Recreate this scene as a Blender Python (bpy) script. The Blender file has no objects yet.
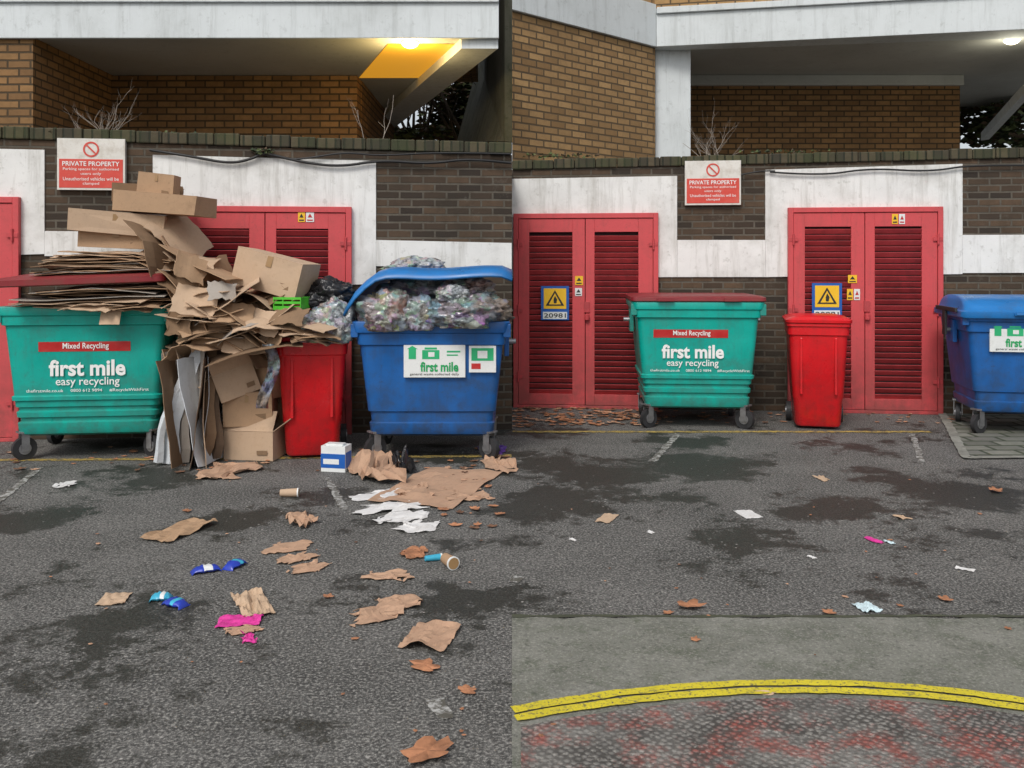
import bpy, math, random
from mathutils import Matrix, Vector, noise as mnoise
R = random.Random(7)
F=900.0; CX=512.0; HY=266.0; H=1.6
scene=bpy.context.scene
try:
    scene.view_settings.view_transform='Standard'; scene.view_settings.look='None'; scene.view_settings.exposure=0
except Exception as e: print(e)

# measurement helpers -------------------------------------------------
def W(px,py,D): return ((px-CX)/F*D, D, H-(py-HY)/F*D)
def G(px,py):
    D=F*H/(py-HY); return ((px-CX)/F*D, D)
def atz(px,py,z):
    D=(z-H)*F/(HY-py); return ((px-CX)/F*D, D, z)

# materials -----------------------------------------------------------
class NT:
    def __init__(s,name):
        s.m=bpy.data.materials.new(name); s.m.use_nodes=True
        s.t=s.m.node_tree; s.n=s.t.nodes; s.b=s.n['Principled BSDF']
    def new(s,typ): return s.n.new(typ)
    def link(s,a,b): s.t.links.new(a,b)
    def coord(s,kind='Object'): return s.new('ShaderNodeTexCoord').outputs[kind]
    def scaled(s,co,v):
        x=s.new('ShaderNodeVectorMath'); x.operation='MULTIPLY'; s.link(co,x.inputs[0]); x.inputs[1].default_value=v; return x.outputs[0]
    def noise(s,co,scale,detail=4,rough=.6):
        x=s.new('ShaderNodeTexNoise'); x.inputs['Scale'].default_value=scale; x.inputs['Detail'].default_value=detail; x.inputs['Roughness'].default_value=rough
        s.link(co,x.inputs['Vector']); return x.outputs['Fac']
    def mapr(s,v,a,b,c=0,d=1):
        x=s.new('ShaderNodeMapRange'); x.clamp=True
        for i,q in enumerate((a,b,c,d)): x.inputs[1+i].default_value=q
        s.link(v,x.inputs[0]); return x.outputs[0]
    def math(s,op,a,b=None):
        x=s.new('ShaderNodeMath'); x.operation=op
        for i,q in enumerate((a,b)):
            if q is None: continue
            if isinstance(q,(int,float)): x.inputs[i].default_value=q
            else: s.link(q,x.inputs[i])
        return x.outputs[0]
    def mix(s,f,a,b,bt='MIX'):
        x=s.new('ShaderNodeMix'); x.data_type='RGBA'; x.blend_type=bt
        for i,q in ((0,f),(6,a),(7,b)):
            if isinstance(q,(int,float)): x.inputs[i].default_value=q
            elif isinstance(q,tuple): x.inputs[i].default_value=(q[0],q[1],q[2],1)
            else: s.link(q,x.inputs[i])
        return x.outputs[2]
    def bump(s,h,strength=.3,dist=.01,prev=None):
        x=s.new('ShaderNodeBump'); x.inputs['Strength'].default_value=strength; x.inputs['Distance'].default_value=dist
        s.link(h,x.inputs['Height'])
        if prev: s.link(prev,x.inputs['Normal'])
        return x.outputs['Normal']
def mul(c,k): return tuple(min(1,x*k) for x in c)

def mat(name,col,rough=.6,var=.2,ns=5,bs=60,bump=.15,dirt=None,damt=.4,dscale=2.5,metal=0,coat=0,bd=.004,lowdirt=0,streak=0):
    n=NT(name); co=n.coord()
    nf=n.noise(co,ns,4)
    f=n.mapr(nf,.3,.7)
    c=n.mix(f,mul(col,1-var),mul(col,1+var))
    if dirt:
        d=n.mapr(n.noise(co,dscale,7,.7),.48,.7,0,damt)
        c=n.mix(d,c,dirt)
        d2=n.mapr(n.noise(co,dscale*9,4,.7),.58,.7,0,damt*.8)
        c=n.mix(d2,c,dirt)
        if streak:
            d3=n.mapr(n.noise(n.scaled(co,(9,9,.7)),1.0,6,.75),.5,.68,0,streak); c=n.mix(d3,c,dirt)
        if lowdirt:
            sx=n.new('ShaderNodeSeparateXYZ'); n.link(co,sx.inputs[0])
            lo=n.math('MULTIPLY',n.mapr(sx.outputs[2],.8,.1,0,lowdirt),n.mapr(n.noise(co,8,5),.3,.6))
            c=n.mix(lo,c,dirt)
    n.link(c,n.b.inputs['Base Color'])
    n.link(n.mapr(nf,.3,.7,max(.05,rough-.1),min(1,rough+.12)),n.b.inputs['Roughness'])
    n.b.inputs['Metallic'].default_value=metal
    if coat: n.b.inputs['Coat Weight'].default_value=coat
    if bump: n.link(n.bump(n.noise(co,bs,3),bump,bd),n.b.inputs['Normal'])
    return n.m

def brickmat(name,c1,c2,mortar,grime=(.03,.028,.02),g=.5,coord='UV',bw=.225,rh=.075,ms=.010,eff=False):
    n=NT(name); co=n.coord(coord)
    wob=n.new('ShaderNodeTexNoise'); wob.inputs['Scale'].default_value=6; n.link(co,wob.inputs['Vector'])
    vm=n.new('ShaderNodeVectorMath'); vm.operation='MULTIPLY_ADD'
    n.link(wob.outputs['Color'],vm.inputs[0]); vm.inputs[1].default_value=(.008,.008,0); n.link(co,vm.inputs[2])
    b=n.new('ShaderNodeTexBrick'); n.link(vm.outputs[0],b.inputs['Vector'])
    b.inputs['Scale'].default_value=1; b.inputs['Brick Width'].default_value=bw; b.inputs['Row Height'].default_value=rh
    b.inputs['Mortar Size'].default_value=ms; b.inputs['Mortar Smooth'].default_value=.3; b.inputs['Bias'].default_value=0
    b.inputs['Color1'].default_value=(*c1,1); b.inputs['Color2'].default_value=(*c2,1); b.inputs['Mortar'].default_value=(*mortar,1)
    ob=n.coord('Object')
    c=n.mix(n.mapr(n.noise(ob,1.1,7,.7),.42,.68,0,g),b.outputs['Color'],grime)
    c=n.mix(n.mapr(n.noise(ob,14,4,.7),.45,.7,0,.4),c,mul(c1,.4))
    if eff: c=n.mix(n.mapr(n.noise(ob,2.3,7,.75),.58,.75,0,.4),c,(.28,.26,.22))
    n.link(c,n.b.inputs['Base Color']); n.b.inputs['Roughness'].default_value=.92
    inv=n.math('SUBTRACT',1.0,b.outputs['Fac'])
    n1=n.bump(inv,.8,.010); n2=n.bump(n.noise(ob,60,3),.4,.006,n1)
    n.link(n2,n.b.inputs['Normal'])
    return n.m

M={}
M['wallbrick']=brickmat('dark_brick',(.11,.068,.04),(.028,.021,.016),(.115,.10,.078),grime=(.022,.02,.013),g=.6,eff=True,ms=.011)
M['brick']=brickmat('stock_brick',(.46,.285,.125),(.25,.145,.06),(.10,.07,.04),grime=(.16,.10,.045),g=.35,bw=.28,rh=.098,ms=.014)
M['brickdk']=brickmat('shaded_brick',(.33,.18,.07),(.20,.105,.042),(.06,.04,.02),grime=(.06,.04,.018),g=.4,bw=.28,rh=.098,ms=.014)  # darker copy of the stock brick, shade under the overhang put into its colour
M['coping']=brickmat('coping_brick',(.095,.075,.045),(.035,.032,.022),(.02,.022,.014),grime=(.05,.065,.02),g=.8,bw=.085,rh=.3,ms=.01)
M['white']=mat('white_masonry_paint',(.76,.76,.74),.8,.06,3,45,.35,dirt=(.26,.245,.20),damt=.42,dscale=1.3,streak=.42)
M['conc']=mat('grey_concrete',(.42,.43,.42),.85,.12,2,40,.3,dirt=(.2,.2,.18),damt=.5,dscale=1.2,streak=.4)
M['concw']=mat('pale_concrete',(.66,.70,.71),.8,.06,2,40,.2,dirt=(.34,.36,.35),damt=.45,dscale=1.0,streak=.38)
M['soff']=mat('soffit_concrete',(.52,.53,.50),.85,.1,2,40,.2,dirt=(.26,.26,.23),damt=.4,dscale=1)
M['door']=mat('red_door_paint',(.60,.070,.078),.55,.1,3,50,.12,dirt=(.24,.055,.05),damt=.45,dscale=3,lowdirt=.8,streak=.35)
M['slat']=mat('red_slat_paint',(.50,.055,.062),.55,.15,6,50,.12,dirt=(.14,.03,.03),damt=.55,dscale=4)
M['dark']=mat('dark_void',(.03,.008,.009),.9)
M['metal']=mat('galvanised_steel',(.35,.35,.36),.4,.2,20,60,.1,metal=.8)
M['black']=mat('black_rubber',(.025,.025,.027),.6,.3,10)
M['cable']=mat('black_cable',(.012,.012,.012),.5)
M['green']=mat('green_bin_plastic',(.0,.38,.31),.36,.1,3,70,.12,dirt=(.05,.17,.14),damt=.5,dscale=4,lowdirt=.75,streak=.3)
M['greenrim']=mat('green_bin_rim',(.012,.27,.22),.45,.15,4,60,.1,dirt=(.06,.1,.07),damt=.6,dscale=5)
M['lidred']=mat('burgundy_lid_plastic',(.24,.022,.028),.42,.2,4,60,.1,dirt=(.08,.05,.03),damt=.5,dscale=4)
M['redbin']=mat('red_bin_plastic',(.66,.008,.014),.30,.08,3,70,.08,dirt=(.28,.02,.02),damt=.45,dscale=4,lowdirt=.6,streak=.3)
M['blue']=mat('blue_bin_plastic',(.006,.105,.36),.4,.15,3,70,.1,dirt=(.03,.05,.09),damt=.55,dscale=4,lowdirt=.85,streak=.35)
M['bluelid']=mat('blue_lid_plastic',(.012,.16,.45),.36,.12,3,70,.1,dirt=(.05,.1,.2),damt=.5,dscale=4)
M['wtext']=mat('white_print',(.82,.82,.8),.5,.05)
M['gtext']=mat('green_print',(.01,.33,.10),.5,.05)
M['stick_r']=mat('red_sticker',(.50,.02,.02),.4,.15,8,dirt=(.25,.10,.07),damt=.5,dscale=8)
M['stick_w']=mat('white_sticker',(.74,.76,.75),.4,.08,8,dirt=(.4,.4,.38),damt=.4,dscale=8)
M['stick_g']=mat('green_sticker',(.02,.40,.16),.4,.1)
M['yel']=mat('yellow_sign',(.85,.50,.02),.4,.05)
M['sblue']=mat('blue_sign',(.01,.10,.40),.4,.05)
M['ink']=mat('black_print',(.02,.02,.02),.5,.05)
M['signred']=mat('red_sign',(.62,.06,.04),.45,.06,6,dirt=(.5,.2,.15),damt=.35,dscale=6)
M['signw']=mat('sign_white',(.68,.66,.61),.5,.06,6,dirt=(.36,.30,.22),damt=.6,dscale=7)
CB=[mat('kraft_cardboard',(.42,.27,.16),.85,.15,5,90,.15,dirt=(.2,.13,.08),damt=.5,dscale=5),
    mat('light_cardboard',(.52,.37,.25),.85,.12,5,90,.15,dirt=(.30,.2,.12),damt=.45,dscale=5),
    mat('dark_cardboard',(.24,.15,.085),.88,.2,5,90,.15,dirt=(.1,.065,.04),damt=.5,dscale=5),
    mat('grey_board',(.36,.32,.28),.85,.12,5,90,.15,dirt=(.2,.17,.13),damt=.4,dscale=5),
    mat('white_card',(.60,.63,.66),.6,.08,5,90,.1,dirt=(.35,.34,.33),damt=.5,dscale=5),
    mat('wet_cardboard',(.12,.075,.045),.8,.2,5,90,.15)]
M['tape']=mat('brown_tape',(.33,.2,.09),.3,.1)
M['paperw']=mat('white_paper',(.70,.69,.68),.7,.1,9,90,.1,dirt=(.33,.3,.26),damt=.5,dscale=10)
M['kraft']=mat('kraft_paper',(.46,.29,.19),.8,.2,9,60,.3,dirt=(.22,.12,.08),damt=.5,dscale=9)
M['leaf']=mat('dry_leaf',(.36,.16,.08),.7,.5,14,60,.3)
M['pblue']=mat('blue_wrapper',(.02,.05,.42),.35,.2,20)
M['pcyan']=mat('cyan_wrapper',(.05,.40,.58),.35,.2,20)
M['ppink']=mat('magenta_card',(.62,.04,.28),.4,.15,20)
M['bagblack']=mat('black_bag',(.015,.015,.017),.28,.3,6,25,.4,bd=.02)
M['foliage']=mat('dark_foliage',(.04,.06,.025),.7,.5,3)
M['bark']=mat('bark',(.07,.055,.04),.9,.3,10,40,.4)
def bagmat(name,tint,sc,second=(.32,.17,.09),sat=.8):
    n=NT(name); co=n.coord()
    wv=n.new('ShaderNodeTexNoise'); wv.inputs['Scale'].default_value=5; wv.inputs['Detail'].default_value=4; n.link(co,wv.inputs['Vector'])
    vm=n.new('ShaderNodeVectorMath'); vm.operation='MULTIPLY_ADD'; vm.inputs[1].default_value=(.2,.2,.2); n.link(wv.outputs['Color'],vm.inputs[0]); n.link(n.scaled(co,(1,1,1.6)),vm.inputs[2])
    v=n.new('ShaderNodeTexVoronoi'); v.inputs['Scale'].default_value=sc; n.link(vm.outputs[0],v.inputs['Vector'])
    hs=n.new('ShaderNodeHueSaturation'); hs.inputs['Saturation'].default_value=sat; hs.inputs['Value'].default_value=.5; n.link(v.outputs['Color'],hs.inputs['Color'])
    c=n.mix(.35,hs.outputs[0],tint,'MIX')
    c=n.mix(n.mapr(n.noise(co,5,5),.42,.62,0,.9),c,tint)
    c=n.mix(n.mapr(n.noise(co,4.5,4),.52,.64,0,.75),c,second)
    c=n.mix(n.mapr(n.noise(co,18,5),.50,.64,0,.85),c,(.04,.038,.04))
    n.link(c,n.b.inputs['Base Color']); n.b.inputs['Roughness'].default_value=.35
    n.b.inputs['Coat Weight'].default_value=.8; n.b.inputs['Coat Roughness'].default_value=.1
    n.link(n.bump(n.noise(co,12,6,.72),1.0,.035),n.b.inputs['Normal'])
    return n.m
M['bag1']=bagmat('clear_bag',(.42,.40,.38),12,(.38,.12,.06))
M['bag2']=bagmat('grey_bag',(.20,.22,.27),8,(.30,.20,.12))
M['bag3']=bagmat('white_bag',(.55,.56,.58),16,(.25,.30,.34))
M['bag4']=bagmat('bluish_bag',(.30,.36,.42),10,(.45,.40,.33))
def emit(name,col,st,base=None):
    n=NT(name); n.b.inputs['Base Color'].default_value=(*(base or col),1)
    n.b.inputs['Emission Color'].default_value=(*col,1); n.b.inputs['Emission Strength'].default_value=st
    return n.m

# mesh builder --------------------------------------------------------
class MB:
    def __init__(s): s.v=[]; s.f=[]; s.mi=[]
    def add(s,vs,fs,m=0,T=None):
        o=len(s.v)
        for p in vs:
            p=Vector(p)
            if T is not None: p=T@p
            s.v.append(tuple(p))
        for f in fs: s.f.append(tuple(i+o for i in f)); s.mi.append(m)
    def box(s,x0,x1,y0,y1,z0,z1,m=0,T=None):
        vs=[(x0,y0,z0),(x1,y0,z0),(x1,y1,z0),(x0,y1,z0),(x0,y0,z1),(x1,y0,z1),(x1,y1,z1),(x0,y1,z1)]
        s.add(vs,[(0,3,2,1),(4,5,6,7),(0,1,5,4),(1,2,6,5),(2,3,7,6),(3,0,4,7)],m,T)
    def prism(s,plan,z0,z1,m=0,T=None):
        n=len(plan); vs=[(x,y,z0) for x,y in plan]+[(x,y,z1) for x,y in plan]
        fs=[tuple(reversed(range(n))),tuple(range(n,2*n))]+[(i,(i+1)%n,n+(i+1)%n,n+i) for i in range(n)]
        s.add(vs,fs,m,T)
    def poly(s,pts,m=0,T=None): s.add(pts,[tuple(range(len(pts)))],m,T)
    def cyl(s,p0,p1,r,seg=16,m=0,T=None,r1=None):
        p0=Vector(p0);p1=Vector(p1); d=(p1-p0).normalized()
        a=d.orthogonal().normalized(); b=d.cross(a); r1=r if r1 is None else r1
        vs=[];
        for P,rr in((p0,r),(p1,r1)):
            for i in range(seg):
                t=2*math.pi*i/seg; vs.append(tuple(P+a*rr*math.cos(t)+b*rr*math.sin(t)))
        fs=[(i,(i+1)%seg,seg+(i+1)%seg,seg+i) for i in range(seg)]+[tuple(reversed(range(seg))),tuple(range(seg,2*seg))]
        s.add(vs,fs,m,T)
    def loft(s,secs,m=0,cap=True,T=None):
        n=len(secs[0]); vs=[p for q in secs for p in q]; fs=[]
        for k in range(len(secs)-1):
            for i in range(n): fs.append((k*n+i,k*n+(i+1)%n,(k+1)*n+(i+1)%n,(k+1)*n+i))
        if cap: fs.append(tuple(reversed(range(n)))); fs.append(tuple(range((len(secs)-1)*n,len(secs)*n)))
        s.add(vs,fs,m,T)
    def make(s,name,mats,parent=None,smooth=None,bevel=0,solid=0,uv=True,T=None):
        me=bpy.data.meshes.new(name); me.from_pydata(s.v,[],s.f)
        for m in mats: me.materials.append(m)
        me.polygons.foreach_set('material_index',s.mi)
        if uv:
            L=me.uv_layers.new(name='UVMap')
            for p in me.polygons:
                nn=p.normal
                if abs(nn.z)>.8: ax=None
                else:
                    t=Vector((-nn.y,nn.x,0)).normalized(); ax=t
                for li in p.loop_indices:
                    c=me.vertices[me.loops[li].vertex_index].co
                    L.data[li].uv=(c.x,c.y) if ax is None else (c.dot(ax),c.z)
        if smooth is not None:
            me.polygons.foreach_set('use_smooth',[True]*len(me.polygons))
            me.set_sharp_from_angle(angle=math.radians(smooth))
        me.update()
        o=bpy.data.objects.new(name,me); scene.collection.objects.link(o)
        if parent: o.parent=parent
        if T is not None: o.matrix_local=T
        if bevel:
            b=o.modifiers.new('bevel','BEVEL'); b.width=bevel; b.segments=2; b.limit_method='ANGLE'
        if solid:
            b=o.modifiers.new('solid','SOLIDIFY'); b.thickness=solid; b.offset=0
        return o
def empty(name,loc=(0,0,0),rz=0):
    o=bpy.data.objects.new(name,None); o.location=loc; o.rotation_euler=(0,0,rz); o.empty_display_size=.2
    scene.collection.objects.link(o); return o
def text(body,w,h,c,parent,m,bold=.02,slope=0,name='lettering'):
    cu=bpy.data.curves.new(name,'FONT'); cu.body=body; cu.size=1; cu.offset=bold; cu.resolution_u=3; cu.align_x='CENTER'
    t=bpy.data.objects.new('tmp',cu); scene.collection.objects.link(t)
    dg=bpy.context.evaluated_depsgraph_get(); dg.update()
    me=bpy.data.meshes.new_from_object(t.evaluated_get(dg)); bpy.data.objects.remove(t)
    xs=[v.co.x for v in me.vertices]; ys=[v.co.y for v in me.vertices]
    cx=(min(xs)+max(xs))/2; cy=(min(ys)+max(ys))/2; sx=w/(max(xs)-min(xs)); sy=h/(max(ys)-min(ys))
    for v in me.vertices: v.co=((v.co.x-cx)*sx,(v.co.y-cy)*sy,0)
    me.materials.clear(); me.materials.append(m)
    o=bpy.data.objects.new(name,me); scene.collection.objects.link(o); o.parent=parent
    o.matrix_local=Matrix.Translation(c)@Matrix.Rotation(math.pi/2+slope,4,'X')
    return o

# ground --------------------------------------------------------------
def asphalt(name):
    n=NT(name); co=n.coord('Object')
    base=n.mix(n.mapr(n.noise(co,1.3,6,.65),.35,.65),(.075,.074,.069),(.165,.160,.150))
    fine=n.noise(co,75,3,.75); med=n.noise(co,24,4,.75)
    base=n.mix(n.mapr(med,.40,.60,0,.7),base,(.040,.039,.037))
    base=n.mix(n.mapr(fine,.50,.64,0,.85),base,(.38,.37,.34))
    base=n.mix(n.mapr(fine,.46,.32,0,.8),base,(.014,.014,.014))
    wob=n.new('ShaderNodeTexNoise'); wob.inputs['Scale'].default_value=1.6; wob.inputs['Detail'].default_value=7; wob.inputs['Roughness'].default_value=.78; n.link(co,wob.inputs['Vector'])
    vm=n.new('ShaderNodeVectorMath'); vm.operation='MULTIPLY_ADD'; vm.inputs[1].default_value=(1.9,1.9,0); n.link(wob.outputs['Color'],vm.inputs[0]); n.link(co,vm.inputs[2])
    tot=None
    st=[(600,474,.55),(550,505,.45),(705,466,.55),(745,540,.30),(835,508,.42),(690,441,.45),(970,497,.5),(900,480,.3),(95,655,.18),(130,622,.2),(235,520,.38),(30,520,.34),(340,498,.3),(150,480,.4),(485,600,.24),(545,462,.4)]
    for px,py,r in st:
        x,y=G(px,py)
        d=n.new('ShaderNodeVectorMath'); d.operation='DISTANCE'; n.link(vm.outputs[0],d.inputs[0]); d.inputs[1].default_value=(x+.95,y+.95,0)
        v=n.mapr(d.outputs['Value'],r*.45,r*1.25,1,0)
        tot=v if tot is None else n.math('MAXIMUM',tot,v)
    big=n.mapr(n.noise(co,.9,8,.75),.50,.60,0,.7)
    tot=n.math('MAXIMUM',tot,big)
    k=n.noise(co,16,5,.8); # speckled breakup
    tot=n.mapr(n.math('ADD',tot,n.math('MULTIPLY',k,1.1)),.80,1.15,0,1)
    c=n.mix(n.math('MULTIPLY',tot,.82),base,(.015,.016,.010))
    v2=n.new('ShaderNodeTexVoronoi'); v2.inputs['Scale'].default_value=17; n.link(co,v2.inputs['Vector'])
    sp2=n.new('ShaderNodeSeparateColor'); n.link(v2.outputs['Color'],sp2.inputs[0])
    chip2=n.math('MULTIPLY',n.mapr(v2.outputs['Distance'],.07,.13,1,0),n.math('GREATER_THAN',sp2.outputs[1],.66))
    c=n.mix(n.math('MULTIPLY',chip2,.8),c,(.45,.43,.40))
    n.link(c,n.b.inputs['Base Color'])
    n.link(n.mapr(tot,0,.9,.82,.55),n.b.inputs['Roughness'])
    h=n.math('ADD',fine,med)
    n.link(n.bump(h,.75,.014),n.b.inputs['Normal'])
    return n.m
b=MB(); b.poly([(-80,-60,0),(80,-60,0),(80,120,0),(-80,120,0)]); b.make('ground',[asphalt('asphalt')])

def paintmat(name,col,wear,w2=.6):
    n=NT(name); co=n.coord()
    f=n.math('MAXIMUM',n.mapr(n.noise(co,18,7,.8),wear-.05,wear+.05),n.mapr(n.noise(co,70,4,.8),w2-.02,w2+.03))
    c=n.mix(n.mapr(n.noise(co,4,5),.3,.7),col,mul(col,.75)); c=n.mix(f,c,(.09,.085,.07))
    n.link(c,n.b.inputs['Base Color']); n.b.inputs['Roughness'].default_value=.75
    n.link(n.bump(n.noise(co,60,4),.4,.008),n.b.inputs['Normal']); return n.m
yfresh=paintmat('yellow_road_paint',(.72,.60,.03),.60,.585); yworn=paintmat('worn_yellow_paint',(.52,.37,.08),.53,.56); wworn=paintmat('worn_white_paint',(.5,.5,.48),.48)
def strip(name,pts,w,z,m,ragged=0):
    b=MB(); L=[];
    P=[Vector((x,y)) for x,y in pts]
    Q=[]
    for i in range(len(P)-1):
        k=max(1,int((P[i+1]-P[i]).length/.05))
        for j in range(k): Q.append(P[i].lerp(P[i+1],j/k))
    Q.append(P[-1])
    for i,q in enumerate(Q):
        t=(Q[min(i+1,len(Q)-1)]-Q[max(i-1,0)]).normalized(); nn=Vector((-t.y,t.x))
        a=q+nn*(w/2+ragged*R.uniform(-1,1)); c=q-nn*(w/2+ragged*R.uniform(-1,1))
        L+= [(a.x,a.y,z),(c.x,c.y,z)]
    b.add(L,[(2*i,2*i+1,2*i+3,2*i+2) for i in range(len(Q)-1)]); return b.make(name,[m])
strip('yellow_line',[G(-60,461),G(200,459),G(511.5,456)],.08,.004,yworn,.008)
strip('yellow_line',[G(512.5,432),G(700,432),G(930,432)],.085,.004,yworn,.010)
strip('parking_bay_line',[G(40,468),G(0,500),G(-60,540)],.06,.004,wworn,.01)
strip('parking_bay_line',[G(327,478),G(345,510)],.05,.004,wworn,.01)
strip('parking_bay_line',[G(678,434),G(652,462)],.06,.004,wworn,.01)
strip('parking_bay_line',[G(912,434),G(922,462)],.05,.004,wworn,.01)
strip('parking_bay_line',[G(435,700),G(445,720)],.05,.004,wworn,.014)
strip('parking_bay_line',[G(514,583),G(520,577)],.05,.004,wworn,.012)
def concgroundmat():
    n=NT('crossover_concrete'); co=n.coord()
    c=n.mix(n.mapr(n.noise(co,2.5,7,.7),.35,.65),(.125,.13,.105),(.23,.23,.20))
    c=n.mix(n.mapr(n.noise(co,6,6,.75),.5,.70,0,.75),c,(.065,.08,.045))
    c=n.mix(n.mapr(n.noise(co,90,3,.7),.50,.68,0,.6),c,(.38,.37,.33))
    c=n.mix(n.mapr(n.noise(co,40,4,.7),.52,.72,0,.75),c,(.045,.045,.04))
    n.link(c,n.b.inputs['Base Color']); n.b.inputs['Roughness'].default_value=.85
    n.link(n.bump(n.noise(co,70,4,.7),.5,.01),n.b.inputs['Normal']); return n.m
y0=G(600,618)[1]
edge=[]
for i in range(61):
    x=.0+i*.08; edge.append((x,y0+.012*math.sin(i*1.7)+R.uniform(-.014,.014)))
b=MB(); b.poly([(x,y,.004) for x,y in reversed(edge)]+[(0,-3,.004),(4.8,-3,.004)]); b.make('pavement',[concgroundmat()])
strip('kerb_joint',[(0,y0+.01),(4.8,y0+.01)],.025,.006,mat('joint_dark',(.06,.065,.04),.9),.009)
ctrl=[(512.5,717),(560,708.5),(620,700),(680,693.5),(740,690),(800,689),(860,690),(920,694),(975,700),(1030,708),(1100,722)]
curve=[G(*p) for p in ctrl]
def offs(c,d):
    out=[]
    for i in range(len(c)):
        a=Vector(c[max(i-1,0)]); e=Vector(c[min(i+1,len(c)-1)]); t=(e-a).normalized(); q=Vector(c[i])+Vector((-t.y,t.x))*d; out.append((max(q.x,.003),q.y))
    return out
strip('yellow_line',offs(curve,.031),.048,.012,yfresh,.004); strip('yellow_line',offs(curve,-.031),.048,.012,yfresh,.004)
def treadmat():
    n=NT('worn_tread_surface'); co=n.coord()
    c=n.mix(n.mapr(n.noise(co,5,6,.7),.38,.62),(.13,.125,.115),(.25,.24,.22))
    c=n.mix(n.mapr(n.noise(co,4.2,8,.8),.49,.60,0,.75),c,(.34,.06,.04))
    v=n.new('ShaderNodeTexVoronoi'); v.inputs['Scale'].default_value=38; v.inputs['Randomness'].default_value=.45; 
    mp=n.new('ShaderNodeMapping'); mp.inputs['Rotation'].default_value=(0,0,.78); n.link(co,mp.inputs['Vector']); n.link(mp.outputs[0],v.inputs['Vector'])
    worn=n.mapr(n.noise(co,4,4),.38,.6,.25,.85)
    c=n.mix(n.math('MULTIPLY',n.mapr(v.outputs['Distance'],.25,.5,0,1),worn),c,(.04,.037,.033))
    c=n.mix(n.mapr(n.noise(co,60,4,.7),.54,.7,0,.7),c,(.42,.40,.36))
    n.link(c,n.b.inputs['Base Color']); n.b.inputs['Roughness'].default_value=.7
    h=n.mapr(v.outputs['Distance'],.2,.5,1,0); n.link(n.bump(n.noise(co,80,3),.3,.006,n.bump(h,.6,.008)),n.b.inputs['Normal']); return n.m
low=offs(curve,-.085)
b=MB(); b.poly([(x,y,.008) for x,y in reversed(low)]+[(0.003,-3,.008),(low[-1][0],-3,.008)]); b.make('tread_paving',[treadmat()])
kc=mat('kerb_conc',(.24,.24,.21),.85,.3,8,dirt=(.09,.09,.07),damt=.7)
pav=brickmat('granite_setts',(.22,.22,.19),(.13,.13,.115),(.04,.05,.03),grime=(.07,.09,.04),g=.5,coord='UV',bw=.3,rh=.2,ms=.02)
pc=[G(944,414),G(966,458),G(1120,456),G(1120,414)]
b=MB(); b.poly([(x,y,.006) for x,y in pc]); b.make('sett_paving',[pav])
strip('kerb_edging',[G(942,414),G(966,459),G(1120,457)],.08,.014,kc,.006)

# walls ----------------------------------------------------------------
class Frame:
    def __init__(s,A,B):
        s.A=Vector(A); s.B=Vector(B); s.t=(s.B-s.A).normalized(); s.ang=math.atan2(s.t.y,s.t.x); s.L=(s.B-s.A).length
    def sz(s,px,py,off=0):
        n=Vector((s.t.y,-s.t.x)); O=s.A+n*off
        dx=(px-CX)/F
        ss=(O.x-dx*O.y)/(dx*s.t.y-s.t.x); k=O.y+ss*s.t.y
        return ss,H-(py-HY)/F*k
    def world(s,u,z=0,off=0):
        n=Vector((s.t.y,-s.t.x)); q=s.A+s.t*u+n*off; return (q.x,q.y,z)
FL=Frame((-7.0,7.98),(0,8.8)); FR=Frame((0,10.25),(8.5,9.32))
def wallobj(fr,name,topL,topR,s0,s1,panels,cop):
    e=empty(name,(fr.A.x,fr.A.y,0),fr.ang)
    FS=[(0,3,2,1),(4,5,6,7),(0,1,5,4),(1,2,6,5),(2,3,7,6),(3,0,4,7)]
    b=MB(); b.add([(s0,0,0),(s1,0,0),(s1,.34,0),(s0,.34,0),(s0,0,topL),(s1,0,topR),(s1,.34,topR),(s0,.34,topL)],FS)
    b.make('brickwork',[M['wallbrick']],e)
    b=MB(); n=int((s1-s0)/.232); wd=(s1-s0)/n
    for i in range(n):
        a=s0+i*wd; t0=topL+(topR-topL)*i/n; j=R.uniform(-.007,.007); q=R.uniform(-.006,.006)
        b.box(a+.003,a+wd-.003,-.03+q,.37+q,t0+.001,t0+cop+j)
    b.make('coping',[M['coping']],e,bevel=.012)
    b=MB()
    for i,P in enumerate(panels):
        q=[fr.sz(*p) for p in P]; d=.016
        vs=[(x,-d,z) for x,z in q]+[(x,.02,z) for x,z in q]; n=len(q)
        b.add(vs,[tuple(range(n))]+[(j,n+j,n+(j+1)%n,(j+1)%n) for j in range(n)])
    b.make('white_render',[M['white']],e)
    return e
zl=FL.sz(0,139)[1]; zl2=FL.sz(511.9,155)[1]; u0=FL.sz(0,139)[0]
slope=(zl2-zl)/(FL.L-u0); zl_start=zl-slope*u0
wallobj(FL,'brick_wall',zl_start,zl2,0,FL.L,[
 [(-90,258),(45,254),(45,150),(-90,147)],
 [(45.2,256),(153,258),(153,232),(45.2,231)],
 [(153.2,290),(376,284),(376,161),(153.2,155)],
 [(376.2,266),(511.5,270),(511.5,243),(376.2,240)]],.11)
b=MB(); b.box(-.34,-.004,9.17,10.8,0,2.55,0); e=empty('brick_wall'); b.make('brickwork',[M['wallbrick']],e)
b=MB(); b.box(-.36,-.002,9.2,10.8,2.55,2.66); b.make('coping',[M['coping']],e)
zr0=FR.sz(512.5,170)[1]; uu,zr1=FR.sz(1024,158)
sl=(zr1-zr0)/uu
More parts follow.
